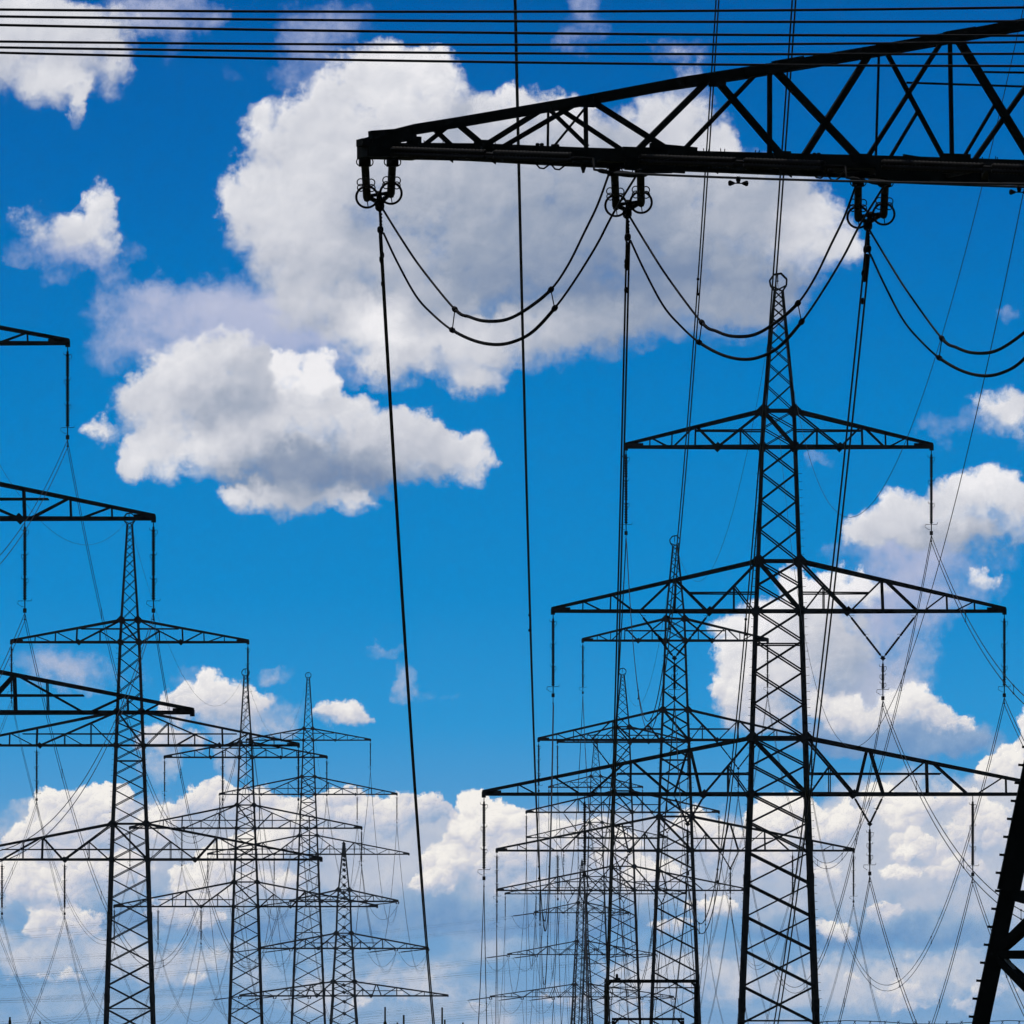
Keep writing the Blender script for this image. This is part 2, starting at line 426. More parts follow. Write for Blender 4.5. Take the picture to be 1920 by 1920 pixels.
front = [((1345, 152), (1467, 294), 12), ((1325, 153), (1195, 282), 11), ((1443, 130), (1443, 294), 8), ((1452, 130), (1613, 300), 13), ((1632, 98), (1505, 297), 12),
         ((1797, 74), (1938, 305), 14), ((1781, 72), (1785, 305), 7), ((2010, 40), (1825, 303), 9), ((1110, 190), (1268, 290), 10),
         ((1098, 190), (1099, 285), 7), ((1020, 203), (905, 275), 10), ((857, 231), (915, 280), 10), ((845, 233), (790, 276), 8), ((812, 240), (852, 278), 8),
         ((2020, 30), (2180, 318), 12), ((2180, 0), (2060, 316), 10), ((2200, 0), (2420, 325), 12), ((2420, -40), (2240, 320), 10), ((2440, -50), (2740, 335), 13), ((2300, -24), (2300, 322), 8)]
back = [((1420, 136), (1283, 280), 8), ((1660, 94), (1772, 302), 8), ((1767, 76), (1622, 302), 8), ((1648, 98), (1642, 302), 4), ((1720, 210), (1665, 302), 6),
        ((1865, 197), (1802, 303), 6), ((1045, 201), (1172, 285), 8), ((1028, 203), (1102, 275), 7), ((1028, 203), (1027, 282), 4), ((1095, 205), (1038, 275), 4),
        ((1080, 195), (935, 280), 9), ((1700, 155), (2000, 165), 4), ((1845, 135), (2100, 139), 4), ((775, 250), (765, 270), 7)]
for a, b, w in front: FB(a, b, w)
for a, b, w in back: FB(a, b, w, rear((a[0] + b[0]) / 2))
# plan bracing of the bottom panel
for i in range(26):
    x0, x1 = 760 + i * 78, 760 + (i + 1) * 78
    yb = lambda x: 280 + (x - 690) * .0275
    pa = on(x0, yb(x0)); pb = on(x1, yb(x1)) + N_ * rear(x1); pc = on(x1, yb(x1))
    if i % 2: pa = on(x0, yb(x0)) + N_ * rear(x0); pb = on(x1, yb(x1))
    arm.beam(inv0 @ pa, inv0 @ pb, .09); arm.beam(inv0 @ pc, inv0 @ (pc + N_ * rear(x1)), .08)
# tip box, its plates, and splice plates on the top chord
PX = D0 / F
def plate(x0, y0, x1, y1, th=.05, off=0.0, ang=0.0):
    c = inv0 @ on((x0 + x1) / 2, (y0 + y1) / 2, off)
    arm.box(c, abs(x1 - x0) * PX, th, abs(y1 - y0) * PX, Matrix.Rotation(ang, 3, "Y"))
plate(676, 270, 786, 297, .5, .22); plate(673, 261, 700, 274, .3, .1); plate(697, 247, 728, 285, .06, -.06); plate(715, 246, 752, 280, .06, -.08)
plate(735, 250, 782, 266, .05, -.06, math.radians(-9)); plate(700, 288, 789, 298, .06, .4, 0); plate(770, 256, 790, 270, .05, -.07)
for x, y, a in ((722, 251, -.1), (800, 240, -.17), (905, 223, -.17), (1060, 196, -.17), (1140, 180, -.17), (1310, 150, -.18), (1420, 132, -.18), (1478, 117, -.19), (1600, 101, -.19), (1690, 86, -.19), (1800, 62, -.19), (1850, 55, -.19)):
    c = inv0 @ on(x, y, -.03); arm.box(c, 60 * PX, .16, 15 * PX, Matrix.Rotation(a, 3, "Y"))
for x0, y0, x1, y1, a in ((1165, 276, 1250, 296, 0), (1215, 272, 1310, 288, .06), (1690, 294, 1762, 306, .12), (1760, 288, 1822, 304, 0), (1168, 302, 1288, 322, .03), (1196, 316, 1262, 325, -.03), (1636, 314, 1772, 336, .03), (1660, 330, 1745, 341, -.03), (1060, 296, 1120, 307, .02), (820, 286, 880, 301, .01), (1330, 300, 1400, 318, .03), (1460, 306, 1500, 324, .03), (1850, 318, 1930, 345, .02)):
    plate(x0, y0, x1, y1, .05, -.09, a)
for x, y in ((905, 271), (1268, 284), (1467, 292), (1613, 297), (1505, 297), (1345, 154), (1452, 128), (1633, 98), (1781, 74), (1099, 192)):
    plate(x - 17, y - 9, x + 17, y + 9, .04, -.1)
# small triangular tags under the chord, spikes on top of it, hooked bars through it
for x, y in ((848, 300), (928, 303), (1345, 321), (1483, 328)):
    a, b, c = [inv0 @ on(*p, .3) for p in ((x - 14, y - 6), (x + 2, y - 6), (x + 2, y + 5))]
    n = len(arm.v); arm.v += [a, b, c] + [p + V((0, .03, 0)) for p in (a, b, c)]
    arm.f += [(n, n + 1, n + 2), (n + 5, n + 4, n + 3), (n, n + 3, n + 4, n + 1), (n + 1, n + 4, n + 5, n + 2), (n + 2, n + 5, n + 3, n)]
for x, y, dx in ((797, 275, -2), (830, 274, 1), (836, 275, -2), (891, 273, 2), (920, 275, -4), (925, 276, -4), (931, 277, -3), (1321, 290, -2), (1326, 291, 3), (1352, 290, -1), (1358, 291, 1), (1415, 293, 2), (1420, 294, 4), (1437, 293, 2), (1842, 306, 0), (1866, 305, 1), (1870, 306, 0)):
    arm.beam(inv0 @ on(x, y + 4, .2), inv0 @ on(x + dx, y - 12, .2), .011)
for x, y in ((1018, 282), (1047, 284), (1537, 300), (1565, 304)):
    pts = [(x - 14, y + 18), (x - 12, y + 26), (x - 6, y + 33), (x + 2, y + 34), (x + 10, y + 28), (x + 18, y + 18), (x - 5, y - 8)]
    arm.tube([inv0 @ on(px_, py_, .15) for px_, py_ in pts[:6]], .014, 5)
    for dx in (-16, -8): arm.blob(inv0 @ on(x + dx + 6, y - 8, .1), inv0 @ on(x + dx + 6, y - 14, .1), .035)
    arm.tube([inv0 @ on(x - 14, y + 18, .1), inv0 @ on(x - 12, y - 10, .1)], .014, 5)
# hanger under the chord by the middle phase
a, b, c = [inv0 @ on(*p, .0) for p in ((1089, 300), (1103, 300), (1096, 324))]
n = len(arm.v); arm.v += [a, b, c] + [p + V((0, .1, 0)) for p in (a, b, c)]
arm.f += [(n, n + 1, n + 2), (n + 5, n + 4, n + 3), (n, n + 3, n + 4, n + 1), (n + 1, n + 4, n + 5, n + 2), (n + 2, n + 5, n + 3, n)]
near_arm = arm.build("crossarm", STEEL, P0.root)
P0.arms[("bottom", "left")] = near_arm

# twin tension insulators on the far side of the arm, with their guard rings
def near_insulator(s1, s2, e1, e2, yoke, key):
    mb = MB()
    ds = on(*s1, rear(s1[0])).y; de = ds + 3.6
    for s, e, dz in ((s1, e1, 0), (s2, e2, .0)):
        A, E = at(s[0], s[1], ds), at(e[0], e[1], de)
        A, E = inv0 @ A, inv0 @ E
        mb.rod(A.lerp(E, .02), A.lerp(E, .31), .05, .062, 12, 12); mb.rod(A.lerp(E, .35), A.lerp(E, .64), .05, .062, 12, 12); mb.rod(A.lerp(E, .68), E, .05, .064, 12, 12)
        mb.tube([A, E], .045, 10)
        mb.box(A, .16, .1, .2)
        ax = E - A
        mb.ring(E + ax.normalized() * .02, 20 * de / F, .019, ax, 36)
        mb.beam(E + V((0, 0, -.02)), E + V((0.02, 0, -.165)), .012)
        for t, w in ((.0, .0), (.55, 0), (.7, 0)):          # arcing horn loops either side of each joint
            for sx in (-1, 1):
                c = A.lerp(E, t) + V((sx * .085, 0, -.03 - .02 * w)); mb.ring(c, .055, .009, ax, 14, 1.0 if t else .8)
        mb.blob(E - ax.normalized() * .1, E + ax.normalized() * .1 + V((0, 0, -.03)), .06)
    E1, E2, Yk = inv0 @ at(e1[0], e1[1] - 1, de + .05), inv0 @ at(e2[0], e2[1] - 1, de + .05), inv0 @ at(yoke[0], yoke[1], de + .3)
    mb.beam(E1, E2, .05); mb.beam(E1, Yk, .055); mb.beam(E2, Yk, .055); mb.beam(E1.lerp(E2, .5) + V((0, 0, .03)), Yk, .06)
    mb.blob(Yk + V((0, 0, .05)), Yk + V((0, 0, -.13)), .075, 10)
    mb.build("tension_insulator", PORC, near_arm, True)
    P0.att[("bottom", "left", key)] = at(yoke[0], yoke[1] + 6, de + .3)
    return at(yoke[0], yoke[1] + 6, de + .3)
IA = near_insulator((684, 300), (736, 300), (688, 369), (733, 362), (712, 381), "tip")
IB = near_insulator((1152, 318), (1201, 319), (1155, 385), (1202, 379), (1176, 395), "mid")
IC = near_insulator((1609, 338), (1660, 339), (1609, 407), (1657, 401), (1627, 418), "inner")

# near-side insulator rods lying along the front of the arm, to the cables that come forward
NEAR = []
for (sx, sy), (ex, ey), key in (((735, 285), (1112, 298), "tip"), ((1200, 299), (1585, 313), "mid"), ((1655, 309), (2060, 324), "inner")):
    ds = on(sx, sy).y - .25; de = ds - 6.2
    A, E = inv0 @ at(sx, sy, ds), inv0 @ at(ex, ey, de)
    mb = MB()
    for dz in (-.03, .045):
        o = V((0, 0, dz)); mb.rod(A + o, A.lerp(E, .48) + o, .03, .045, 26, 8); mb.rod(A.lerp(E, .52) + o, A.lerp(E, .9) + o, .03, .045, 22, 8); mb.tube([A + o, E], .025, 6)
    mb.build("tension_insulator", PORC, near_arm, True)
    # turnbuckle link from the hanger plate down to the cable clamp
    cl = at(ex + 40, ey + 26, de - .4); lk = MB()
    lk.tube([inv0 @ at(ex, ey, de), inv0 @ at(ex + 2, ey + 20, de - .1), inv0 @ cl], .018, 6); lk.blob(inv0 @ at(ex + 8, ey + 21, de - .15), inv0 @ at(ex + 30, ey + 25, de - .3), .035); lk.blob(inv0 @ cl, inv0 @ at(ex + 85, ey + 31, de - .7), .045)
    lk.build("turnbuckle", IRON, near_arm, True)
    NEAR.append((key, cl))

# jumper loops between the far and the near side of the arm
def spline(pts, n):
    out = []
    P = [2 * pts[0] - pts[1]] + pts + [2 * pts[-1] - pts[-2]]
    for i in range(1, len(P) - 2):
        for k in range(n):
            t = k / n; a, b, c, d = P[i - 1:i + 3]
            out.append(.5 * ((2 * b) + (c - a) * t + (2 * a - 5 * b + 4 * c - d) * t * t + (3 * b - a - 3 * c + d) * t ** 3))
    out.append(P[-2]); return out
J_UP = [(714, 386), (750, 444), (790, 503), (853, 580), (880, 594), (910, 602), (950, 599), (990, 578), (1033, 543), (1065, 497), (1095, 437), (1120, 385), (1142, 325)]
J_LO = [(719, 437), (745, 492), (780, 555), (812, 590), (848, 619), (890, 639), (930, 646), (965, 640), (1000, 621), (1040, 578), (1075, 530), (1118, 461), (1150, 400), (1200, 318)]
def jumper(dx, dy, de0, name_label, shift=None, deep=1.0):
    far, near = de0, de0 - 9.5
    root = empty("jumper_cable", at(714 + dx, 386 + dy, far)); tag(root, name_label, "jumper cable", "jumper loops under the near arm")
    o = root.location.copy(); rows = []
    for J in (J_UP, J_LO):
        x0, x1 = J[0][0], J[-1][0]; J = [(px, J[0][1] + (py - J[0][1]) * (1 + (deep - 1) * math.sin(math.pi * min(1, max(0, (px - x0) / (x1 - x0)))))) for px, py in J]
        pts = [at(px + dx, py + dy + (shift or 0) * (px - x0) / (x1 - x0), far + (near - far) * (px - x0) / (x1 - x0)) - o for px, py in J]
        c = spline(pts, 6); rows.append(pts)
        mb = MB(); mb.tube(c, .0175, 7); mb.build("strand", CABLE, root, True)
        ia, ib = (3, 8) if not rows[1:] else (4, 9)
        sl = MB(); sl.tube(spline(pts, 6)[ia * 6:ib * 6 + 1], .026, 8)
        for i in (ia, ib):
            t = (pts[i + 1] - pts[i - 1]).normalized() * .075; sl.blob(pts[i] - t, pts[i] + t, .045, 8)
        sl.build("sleeve", IRON, root, True)
    for iu, il in ((3, 4), (8, 9)):
        mb = MB(); mb.tube([rows[0][iu], rows[1][il]], .009, 5); mb.build("spacer", IRON, root)
jumper(0, 0, IA.y, "leftmost jumper loop, hanging in a U under the tip of the near arm")
jumper(463, 14, IB.y, "middle jumper loop, its U hanging in front of the tallest pylon's top", 8, 1.05)
jumper(913, 40, IC.y, "right-hand jumper loop running out of the picture's right edge", 12, 1.065)

# ------------------------------------------------------------------ cables: near pylon to the first pylon of the right row
NG = "cables between the near pylon and the tallest pylon"
rn = .0165
def near_span(a, key, sag, label, spacers=(.22, .4, .58, .76)):
    b = R[1].att[key]
    o = twin(a, b, sag, rn, label, NG, gap=.36, n=110, spacers=spacers, off=V((-.004 if key == ('bottom', 'left', 'tip') else (.032 if key == ('middle', 'left', 'tip') else .036), 0, 0)))
    return o
def clamps(root, a, b, sag):
    """dead-end sleeves and a damper near the insulator"""
    c = catenary(V(a), V(b), sag, 2000); a = V(a)
    mb = MB()
    for z, i0 in ((0, 0), (.36, 2)):
        mb.tube([c[i] - a - V((0, 0, z)) for i in range(i0, i0 + 10)], .022, 8)
        mb.blob(c[i0 + 7] - a - V((0, 0, z - .02)), c[i0 + 9] - a - V((0, 0, z + .0)), .036)
        mb.blob(c[i0 + 15] - a - V((0, 0, z)), c[i0 + 17] - a - V((0, 0, z)), .03)
    mb.tube([V((0, 0, .05)), V((0.02, 0, -.38))], .02, 7); mb.blob(V((0.01, 0, -.30)), V((0.01, 0, -.42)), .05)
    for k in range(5): mb.blob(V((.015, 0.05 * k, -.1 - .05 * k)), V((.015, 0.05 * k, -.14 - .05 * k)), .027)
    mb.build("dead_end_clamp", IRON, root, True)
for a, key, lab in ((IA, ("bottom", "left", "tip"), "single-looking twin cable dropping from the near arm's tip down past the smallest pylon"),
                    (IB, ("bottom", "left", "mid"), "twin cable dropping from the near arm's middle insulator, past the thin pylon's top"),
                    (IC, ("bottom", "left", "inner"), "twin cable dropping from the near arm's right-hand insulator beside the tallest pylon")):
    b = R[1].att[key]; o = near_span(a, key, 15.3, lab, (.3, .5, .72)); clamps(o, a, b, 15.3)
M0 = R[0].att
near_span(V((-.07, 156, 31.4)), ("middle", "left", "tip"), 15.3, "cable dropping from the top edge between the near arm's tip and middle insulators")
near_span(V((4.75, 158, 31.4)), ("middle", "left", "inner"), 15.3, "twin cable from the top edge crossing the near arm, then down the tallest pylon")
near_span(V((4.0, 158, 40.5)), ("top", "left", "tip"), 16.6, "twin cable from the top edge, crossing the near arm, then passing the ring-topped pylon")
RT = math.cos(TH)
for (lv, key), sag in ((("top", "tip"), 16.6), (("middle", "tip"), 15.3), (("middle", "inner"), 15.3), (("bottom", "tip"), 15.3), (("bottom", "mid"), 15.3), (("bottom", "inner"), 15.3)):
    a0 = M0[(lv, "right", key)]; b = R[1].att[(lv, "right", key)]
    a = pull_string(R[0], (lv, "right", key), b - a0 - V((0, 0, 60)), 3.8)
    w = {"tip": "tip", "mid": "outer middle", "inner": "V-shaped"}[key]
    twin(a, b, sag, .02, f"twin cable rising rightward out of frame from the tallest pylon's right {lv} {w} insulator", NG, gap=.36, n=90, spacers=(.3, .42, .54, .66, .78, .9))
for (lv, key) in (("top", "tip"), ("middle", "tip"), ("middle", "inner")):      # hidden strings that carry the upper left cables
    a0 = M0[(lv, "left", key)]
# thin earth wires
single(at(1860, -2, 172) + V((1.15, -14, 4.9)), R[1].att["earth"], 13.4, .009, "hair-thin earth wire sagging from the near arm to the tallest pylon's ring", "earth wires", 90)
single(at(1925, 330, 170), V((13.89, 520, 23.08 + 19.2)), 13.0, .009, "hair-thin earth wire at the right edge crossing to the tallest pylon's top crossarm", "earth wires", 90)

# cables that come forward from the near arm, with dampers
for (key, e), lab in zip(NEAR, ("thin cable running right under the near arm, with a damper hung from it", "second cable under the near arm, leaving by the right edge", "cable running forward from the near arm beyond the right edge")):
    d = V((.463, -.886, 0)); b = e + d * 92 + V((0, 0, -2.2))
    root = twin(e, b, 1.75, .017, lab, "cables running forward from the near arm", gap=.0 + .001, parts=True, n=60)
    if key != "inner":
        # damper: a clamp, a short messenger wire and two weights
        c = catenary(e, b, 1.75, 4000)
        want = 1385 if key == "tip" else 1911
        p = min(c[:600], key=lambda q: abs(CX + F * q.x / q.y - want)) - e
        mb = MB(); ax = V((.97, .2, 0)).normalized(); k = p + V((0, 0, -.075))
        mb.beam(p + V((0, 0, .02)), k, .05, .05); mb.blob(p + V((0, 0, .01)), p + V((0, 0, -.06)), .035)
        mb.tube([k - ax * .1, k + ax * .1], .009, 6)
        for s in (-1, 1):
            q0, q1 = k + ax * s * .05, k + ax * s * .145
            mb.tube([q0.lerp(q1, t) for t in (0, .15, .4, .7, .92, 1)], .03, 9, radii=[.012, .02, .03, .042, .036, .012])
        mb.build("damper", IRON, root, True)

# ------------------------------------------------------------------ cables along both rows
ORD = ["near", "first", "second", "third", "fourth", "last"]
def row(PS, a, b, keys, side_word, r, parts, q):
    A, B = PS[a], PS[b]
    span = (B.root.location - A.root.location).length
    sag = 16.3 * (span / 345) ** 2 if a < 2 else 13.5 * (span / 345) ** 2
    for key in keys:
        if key not in A.att or key not in B.att: continue
        pa, pb = V(A.att[key]), V(B.att[key])
        lv, sd, k = key
        if B is R[5] or B is L[4]:
            pb = pull_string(B, key, pa - pb - V((0, 0, 40)), 5.5, 1.3)
        kw = {"tip": "tip", "inner": "inner insulator", "mid": "mid insulator"}[k]
        lab = f"twin cable at the {sd} {kw} of {lv} crossarms, {ORD[a]} to {ORD[b]} {side_word} pylon"
        twin(pa, pb, sag, r, lab, f"cables along the {side_word} row", gap=.4, parts=parts, n=44, spacers=(.12, .27, .42, .58, .73, .88) if parts else ())
RK = [(l, s, k) for s in ("left", "right") for l, k in (("top", "tip"), ("middle", "tip"), ("middle", "inner"), ("bottom", "tip"), ("bottom", "mid"), ("bottom", "inner"))]
row(R, 1, 2, RK, "right-hand", .019, True, 1)
row(R, 2, 3, RK, "right-hand", .018, False, 1)
row(R, 3, 4, RK, "right-hand", .019, False, 1)
row(R, 4, 5, RK, "right-hand", .02, False, 1)
row(L, 0, 1, RK, "left-hand", .016, True, 1)
row(L, 1, 2, RK, "left-hand", .0155, False, 1)
row(L, 2, 3, RK, "left-hand", .017, False, 1)
row(L, 3, 4, RK, "left-hand", .018, False, 1)
for key in RK:                                    # from the cut-off pylon forward, out of the left edge
    if key not in L[0].att: continue
    p = V(L[0].att[key]); e = V((p.x - .3, 135, p.z - 1.5))
    lv, sd, k = key
    twin(p, e, 13.5, .016, f"twin cable coming forward from the cut-off left pylon's {sd} {lv} {k} insulator", "cables leaving the left edge", gap=.36, parts=False, n=70)
for PS, pairs, w in ((R, ((1, 2), (2, 3), (3, 4), (4, 5)), "right-hand"), (L, ((0, 1), (1, 2), (2, 3), (3, 4)), "left-hand")):
    for a, b in pairs:
        single(PS[a].att["earth"], PS[b].att["earth"], 8.5, .012, f"thin earth wire between the peaks of the {ORD[a]} and {ORD[b]} {w} pylon", "earth wires")
# the line turns off to the left at the two tension pylons
for P, w, tgt in ((R[5], "right-hand", V((-330, 2235, 0))), (L[4], "left-hand", V((-390, 1930, 0)))):
    for key in RK:
        if key not in P.att: continue
        lv, sd, k = key
        a0 = V(P.att[key]); off = {"tip": 16, "mid": 10, "inner": 5}[k] * (1 if sd == "right" else -1)
        b = V((tgt.x, tgt.y - off, a0.z + 3))
        a = pull_string(P, key, b - a0 - V((0, 0, 46)), 5.5, 1.3)
        twin(a, b, 10.5, .012, f"faint far cable leading left from the last {w} pylon's {sd} {lv} {k} insulator", "cables turning off to the left", gap=.4, parts=False, n=40)
        # slack jumper under the arm
        mb = MB(); j0 = a; j1 = a0 + V((0, -5.0, -.7)); mb.tube(catenary(a, j1, 2.6, 14), .03, 5)
        inv = P.M.inverted(); mb.v = [inv @ v for v in mb.v]; mb.build("jumper", CABLE, P.arms[key[:2]])

# ------------------------------------------------------------------ six cables of a crossing line along the top, and its pylon at the right edge
YS = [(18, 22, 14), (31, 40, 40), (47, 62, 67), (78, 84, 79), (89, 100, 101), (99, 117, 124)]
CD = [108.5, 107.5, 106.5, 113.5, 112.5, 111.5]
NX, NY = 10.4, 110.0
names = ["topmost", "second from the top", "third from the top", "fourth from the top", "fifth from the top", "lowest"]
for i, ((y0, y1, y2), d) in enumerate(zip(YS, CD)):
    pts = []
    for px in range(-5200, 2700, 130):
        t = (px - 960) / 960; a = (y0 + y2) / 2 - y1; b = (y2 - y0) / 2
        tt = t if t > -2.2 else -2.2 + (t + 2.2) * .6
        pts.append(at(px, y1 + b * tt + a * tt * tt + 0 * t, d))
    p = pts[-1]; ex = V((NX, d if abs(d - NY) < 9 else NY, p.z + .1)); pts.append(ex)
    mb = MB(); o = V((0, d, pts[0].z)); mb.tube([q - o for q in pts], .015, 7)
    ob = mb.build("crossing_cable", CABLE, smooth=True); ob.location = o
    tag(ob, f"horizontal black cable across the top of the picture, {names[i]} of the six", "power cable", "six crossing cables along the top")

# pylon at the right edge: one leg in view, turned so that it stands on a corner
n_root = empty("lattice_pylon", (NX, NY, 0)); tag(n_root, "near leaning pylon leg with climbing bolts, cut off at the bottom right corner", "pylon", PYG)
pxm = F / NY
def legx(py): return 1938 + (1446 - py) * .2095       # picture line of the visible leg
zt_, zb_ = at(0, 1000, NY).z, 0.0
H = lambda z: NX - (legx(HZ - (z - EYE) * pxm) - CX) / pxm      # half diagonal at height z
TOPZ = 22.6
waist = 15.2
def corner(z, k):
    h = H(z) if z < waist else H(waist) - (z - waist) * .08
    h = max(h, .35)
    a = [math.pi, -math.pi / 2, 0, math.pi / 2][k] + math.radians(-7)
    if k == 0: return V((-h, 0, z))
    return V((math.cos(a) * h, math.sin(a) * h, z))
for k in range(4):
    mb = MB()
    mb.beam(corner(-.5, k), corner(11.9, k), .185, .185, (0, 1, 0)); mb.beam(corner(11.7, k), corner(waist, k), .25, .22, (0, 1, 0)); mb.beam(corner(waist, k), corner(TOPZ, k), .15)
    mb.build("leg", STEEL, n_root)
    if k == 0:
        z = .8
        while z < waist:
            c = corner(z, 0); mb2 = MB(); s = .085 if z < 11.8 else .12
            mb2.beam(c + V((-.0, -.02, 0)), c + V((-s - .062, -.02, .014)), .024, .027); mb2.box(c + V((-s - .006, -.02, .004)), .02, .05, .045)
            mb2.build("climbing_bolt", STEEL, n_root); z += .198
node = 10 + (HZ - 1790) / pxm
mb = MB(); lt = MB()
lv = [0, 3.2, 6.2, 8.8, node, 11.66, 13.6, waist, 16.4, 17.6, 18.8, 20, 21.2, TOPZ]
for j in range(4):
    j2 = (j + 1) % 4
    for a, b in zip(lv, lv[1:]):
        mb.beam(corner(b, j), corner(b, j2), .09)
        mid = corner(a, j).lerp(corner(a, j2), .5); 
        if b <= waist:
            t = mb if j != 0 or a < node - .5 or a > node + .5 else mb
            mb.beam(corner(b, j), mid, .085); mb.beam(corner(b, j2), mid, .085)
        else:
            mb.beam(corner(a, j), corner(b, j2), .07); mb.beam(corner(b, j), corner(a, j2), .07)
for j in (1, 3):
    mid = corner(13.6, 0).lerp(corner(13.6, j), .5); mb.beam(corner(node, 0), mid, .085, .1)
mb.build("bracing", STEEL, n_root)
lt.beam(corner(node - .05, 0) + V((.12, -.12, 0)), corner(node - 2.1, 1).lerp(corner(node - 2.1, 0), .62), .05)
lt.build("brace", GALV, n_root)
ca = MB()
for z, wd in ((21.0, 4.2),):
    for s in (-1, 1):
        ca.beam(V((-.4, 0, z)), V((0, s * wd, z)), .1); ca.beam(V((.4, 0, z)), V((0, s * wd, z)), .1); ca.beam(V((0, 0, z + 1.5)), V((0, s * wd, z)), .1)
        for t in (.3, .6): ca.beam(V((0, s * wd * t, z)), V((0, s * wd * t, z + 1.5 * (1 - t))), .07)
ca.build("crossarm", STEEL, n_root)

# ------------------------------------------------------------------ steel portal frames standing in front of the pylons' feet
def portal(px0, px1, py, d, w, label, lug):
    a, b = at(px0, py, d), at(px1, py, d); k = d / F
    root = empty("portal_frame", ((a.x + b.x) / 2, d, 0)); tag(root, label, "steel frame", "steel portal frames")
    hx = (b.x - a.x) / 2 - w * k / 2; z = a.z - w * k / 2
    for s in (-1, 1):
        mb = MB(); mb.beam(V((s * hx, 0, -.4)), V((s * hx, 0, z - w * k / 2)), w * k * 1.05); mb.box(V((s * hx, 0, .1)), .5, .5, .2); mb.build("post", STEEL, root)
    mb = MB(); mb.beam(V((-hx - w * k / 2, 0, z)), V((hx + w * k / 2, 0, z)), w * k, w * k * .85)
    for s in (-1, 1):
        mb.beam(V((s * hx, 0, z - 12 * k)), V((s * (hx - 10 * k), 0, z)), 4 * k)
    mb.build("beam", STEEL, root)
    if lug:
        mb = MB(); x = -hx + 20 * k
        mb.box(V((x, 0, z + 4.5 * k)), 9 * k, 9 * k, 3.4 * k); mb.blob(V((x, 0, z + 4 * k)), V((x, 0, z + 14 * k)), 2.6 * k); mb.blob(V((x - 5 * k, 0, z + 4.5 * k)), V((x + 7 * k, 0, z + 4.5 * k)), 2.4 * k)
        mb.build("lamp_bracket", IRON, root)
portal(1133, 1309, 1836, 300, 7.5, "thick black rectangular portal frame before the mid-sized pylon's foot, with a small fitting on top", True)
portal(1147, 1283, 1908, 312, 5.5, "lower and narrower black frame standing inside the big portal frame", False)

# ------------------------------------------------------------------ barbed wire fence and weeds on the bank
fr = empty("barbed_wire_fence", (at(1700, 1917, 62).x, 62, ground_z(3, 62))); tag(fr, "barbed wire fence, only its top strand showing along the bottom right", "fence")
o = fr.location.copy(); z0 = at(0, 1917, 62).z
k_ = 62 / F
for row_, dz in enumerate((0, -.32, -.64)):
    mb = MB(); X0, X1 = -1.6 - 0, 14
    X0 = at(1525, 0, 62).x
    pts = [V((X0 + (X1 - X0) * i / 60, 62, z0 + dz + .012 * math.sin(i * 1.3))) - o for i in range(61)]
    mb.tube(pts, .0024, 5)
    x = X0
    while x < X1:
        c = V((x, 62, z0 + dz)) - o; a = random.uniform(-.6, .6)
        mb.beam(c + V((-.009, 0, -.012)), c + V((.008, 0, .011)), .0035); mb.beam(c + V((.007, 0, -.012)), c + V((-.006, 0, .01)), .0035); x += random.uniform(.08, .11)
    mb.build("strand", IRON, fr)
for x in (1525, 2100, 3100, 4300):
    mb = MB(); p = at(x, 1926, 62); mb.tube([V((p.x, 62, ground_z(p.x, 62) - .3)) - o, p - o + V((0.02, 0, 0))], .05, 8); mb.build("post", WOOD, fr)

def weed(px, py, d, head, label, lean=.0, thick=1.0):
    tip = at(px, py, d); base = V((tip.x - lean, d, ground_z(tip.x, d) - .05))
    root = empty("weed_stalk", base); tag(root, label, "weed", "weed stalks on the bank")
    t = tip - base
    mb = MB(); pts = [t * (i / 8) + V((lean * .3 * math.sin(i / 8 * math.pi), 0, 0)) for i in range(9)]
    mb.tube(pts, .003, 6, radii=[.006 * thick * (1 - .8 * i / 8) + .0012 for i in range(9)]); mb.build("stem", WEED, root, True)
    if head:
        mb = MB(); a = t - V((0, 0, head[0])); mb.blob(a - V((0, 0, head[1])), a, head[2], 8); mb.build("seed_head", WEED, root, True)
    mb = MB()
    for i in range(7):
        q = t * (.1 + .09 * i); an = i * 2.3; dx = V((math.cos(an), math.sin(an), .5)) * random.uniform(.1, .2)
        n = len(mb.v); s = V((-math.sin(an), math.cos(an), 0)) * .012
        mb.v += [q - s * .4, q + dx * .5 - s, q + dx, q + dx * .5 + s]; mb.f.append((n, n + 1, n + 2, n + 3))
    mb.build("leaf", WEED, root)
weed(722, 1888, 27, (.036, .075, .0065), "tall dark weed with a club-shaped seed head at the bottom edge", .004)
weed(757, 1903, 27, None, "thin bare weed stalk at the bottom edge, right of the club-headed one", .002, 1.2)
weed(829, 1889, 27, (.033, .06, .003), "pale slender weed stalk right beside the sagging cable's lower end", -.004)
weed(834, 1912, 27, None, "short leaning weed tip touching the bottom edge by the sagging cable", .012)
weed(18.5, 1907, 27, (.004, .03, .004), "bent dark weed tip in the bottom left corner", .006, 1.2)
weed(745, 1917, 29, None, "tiny weed tip just showing between the club-headed and the bare stalk", .0)
weed(868, 1917, 29, None, "tiny weed tip right of the sagging cable at the bottom edge", .004)
weed(75, 1915, 29, None, "faint small weed tip near the bottom left corner, right of the bent one", .0)
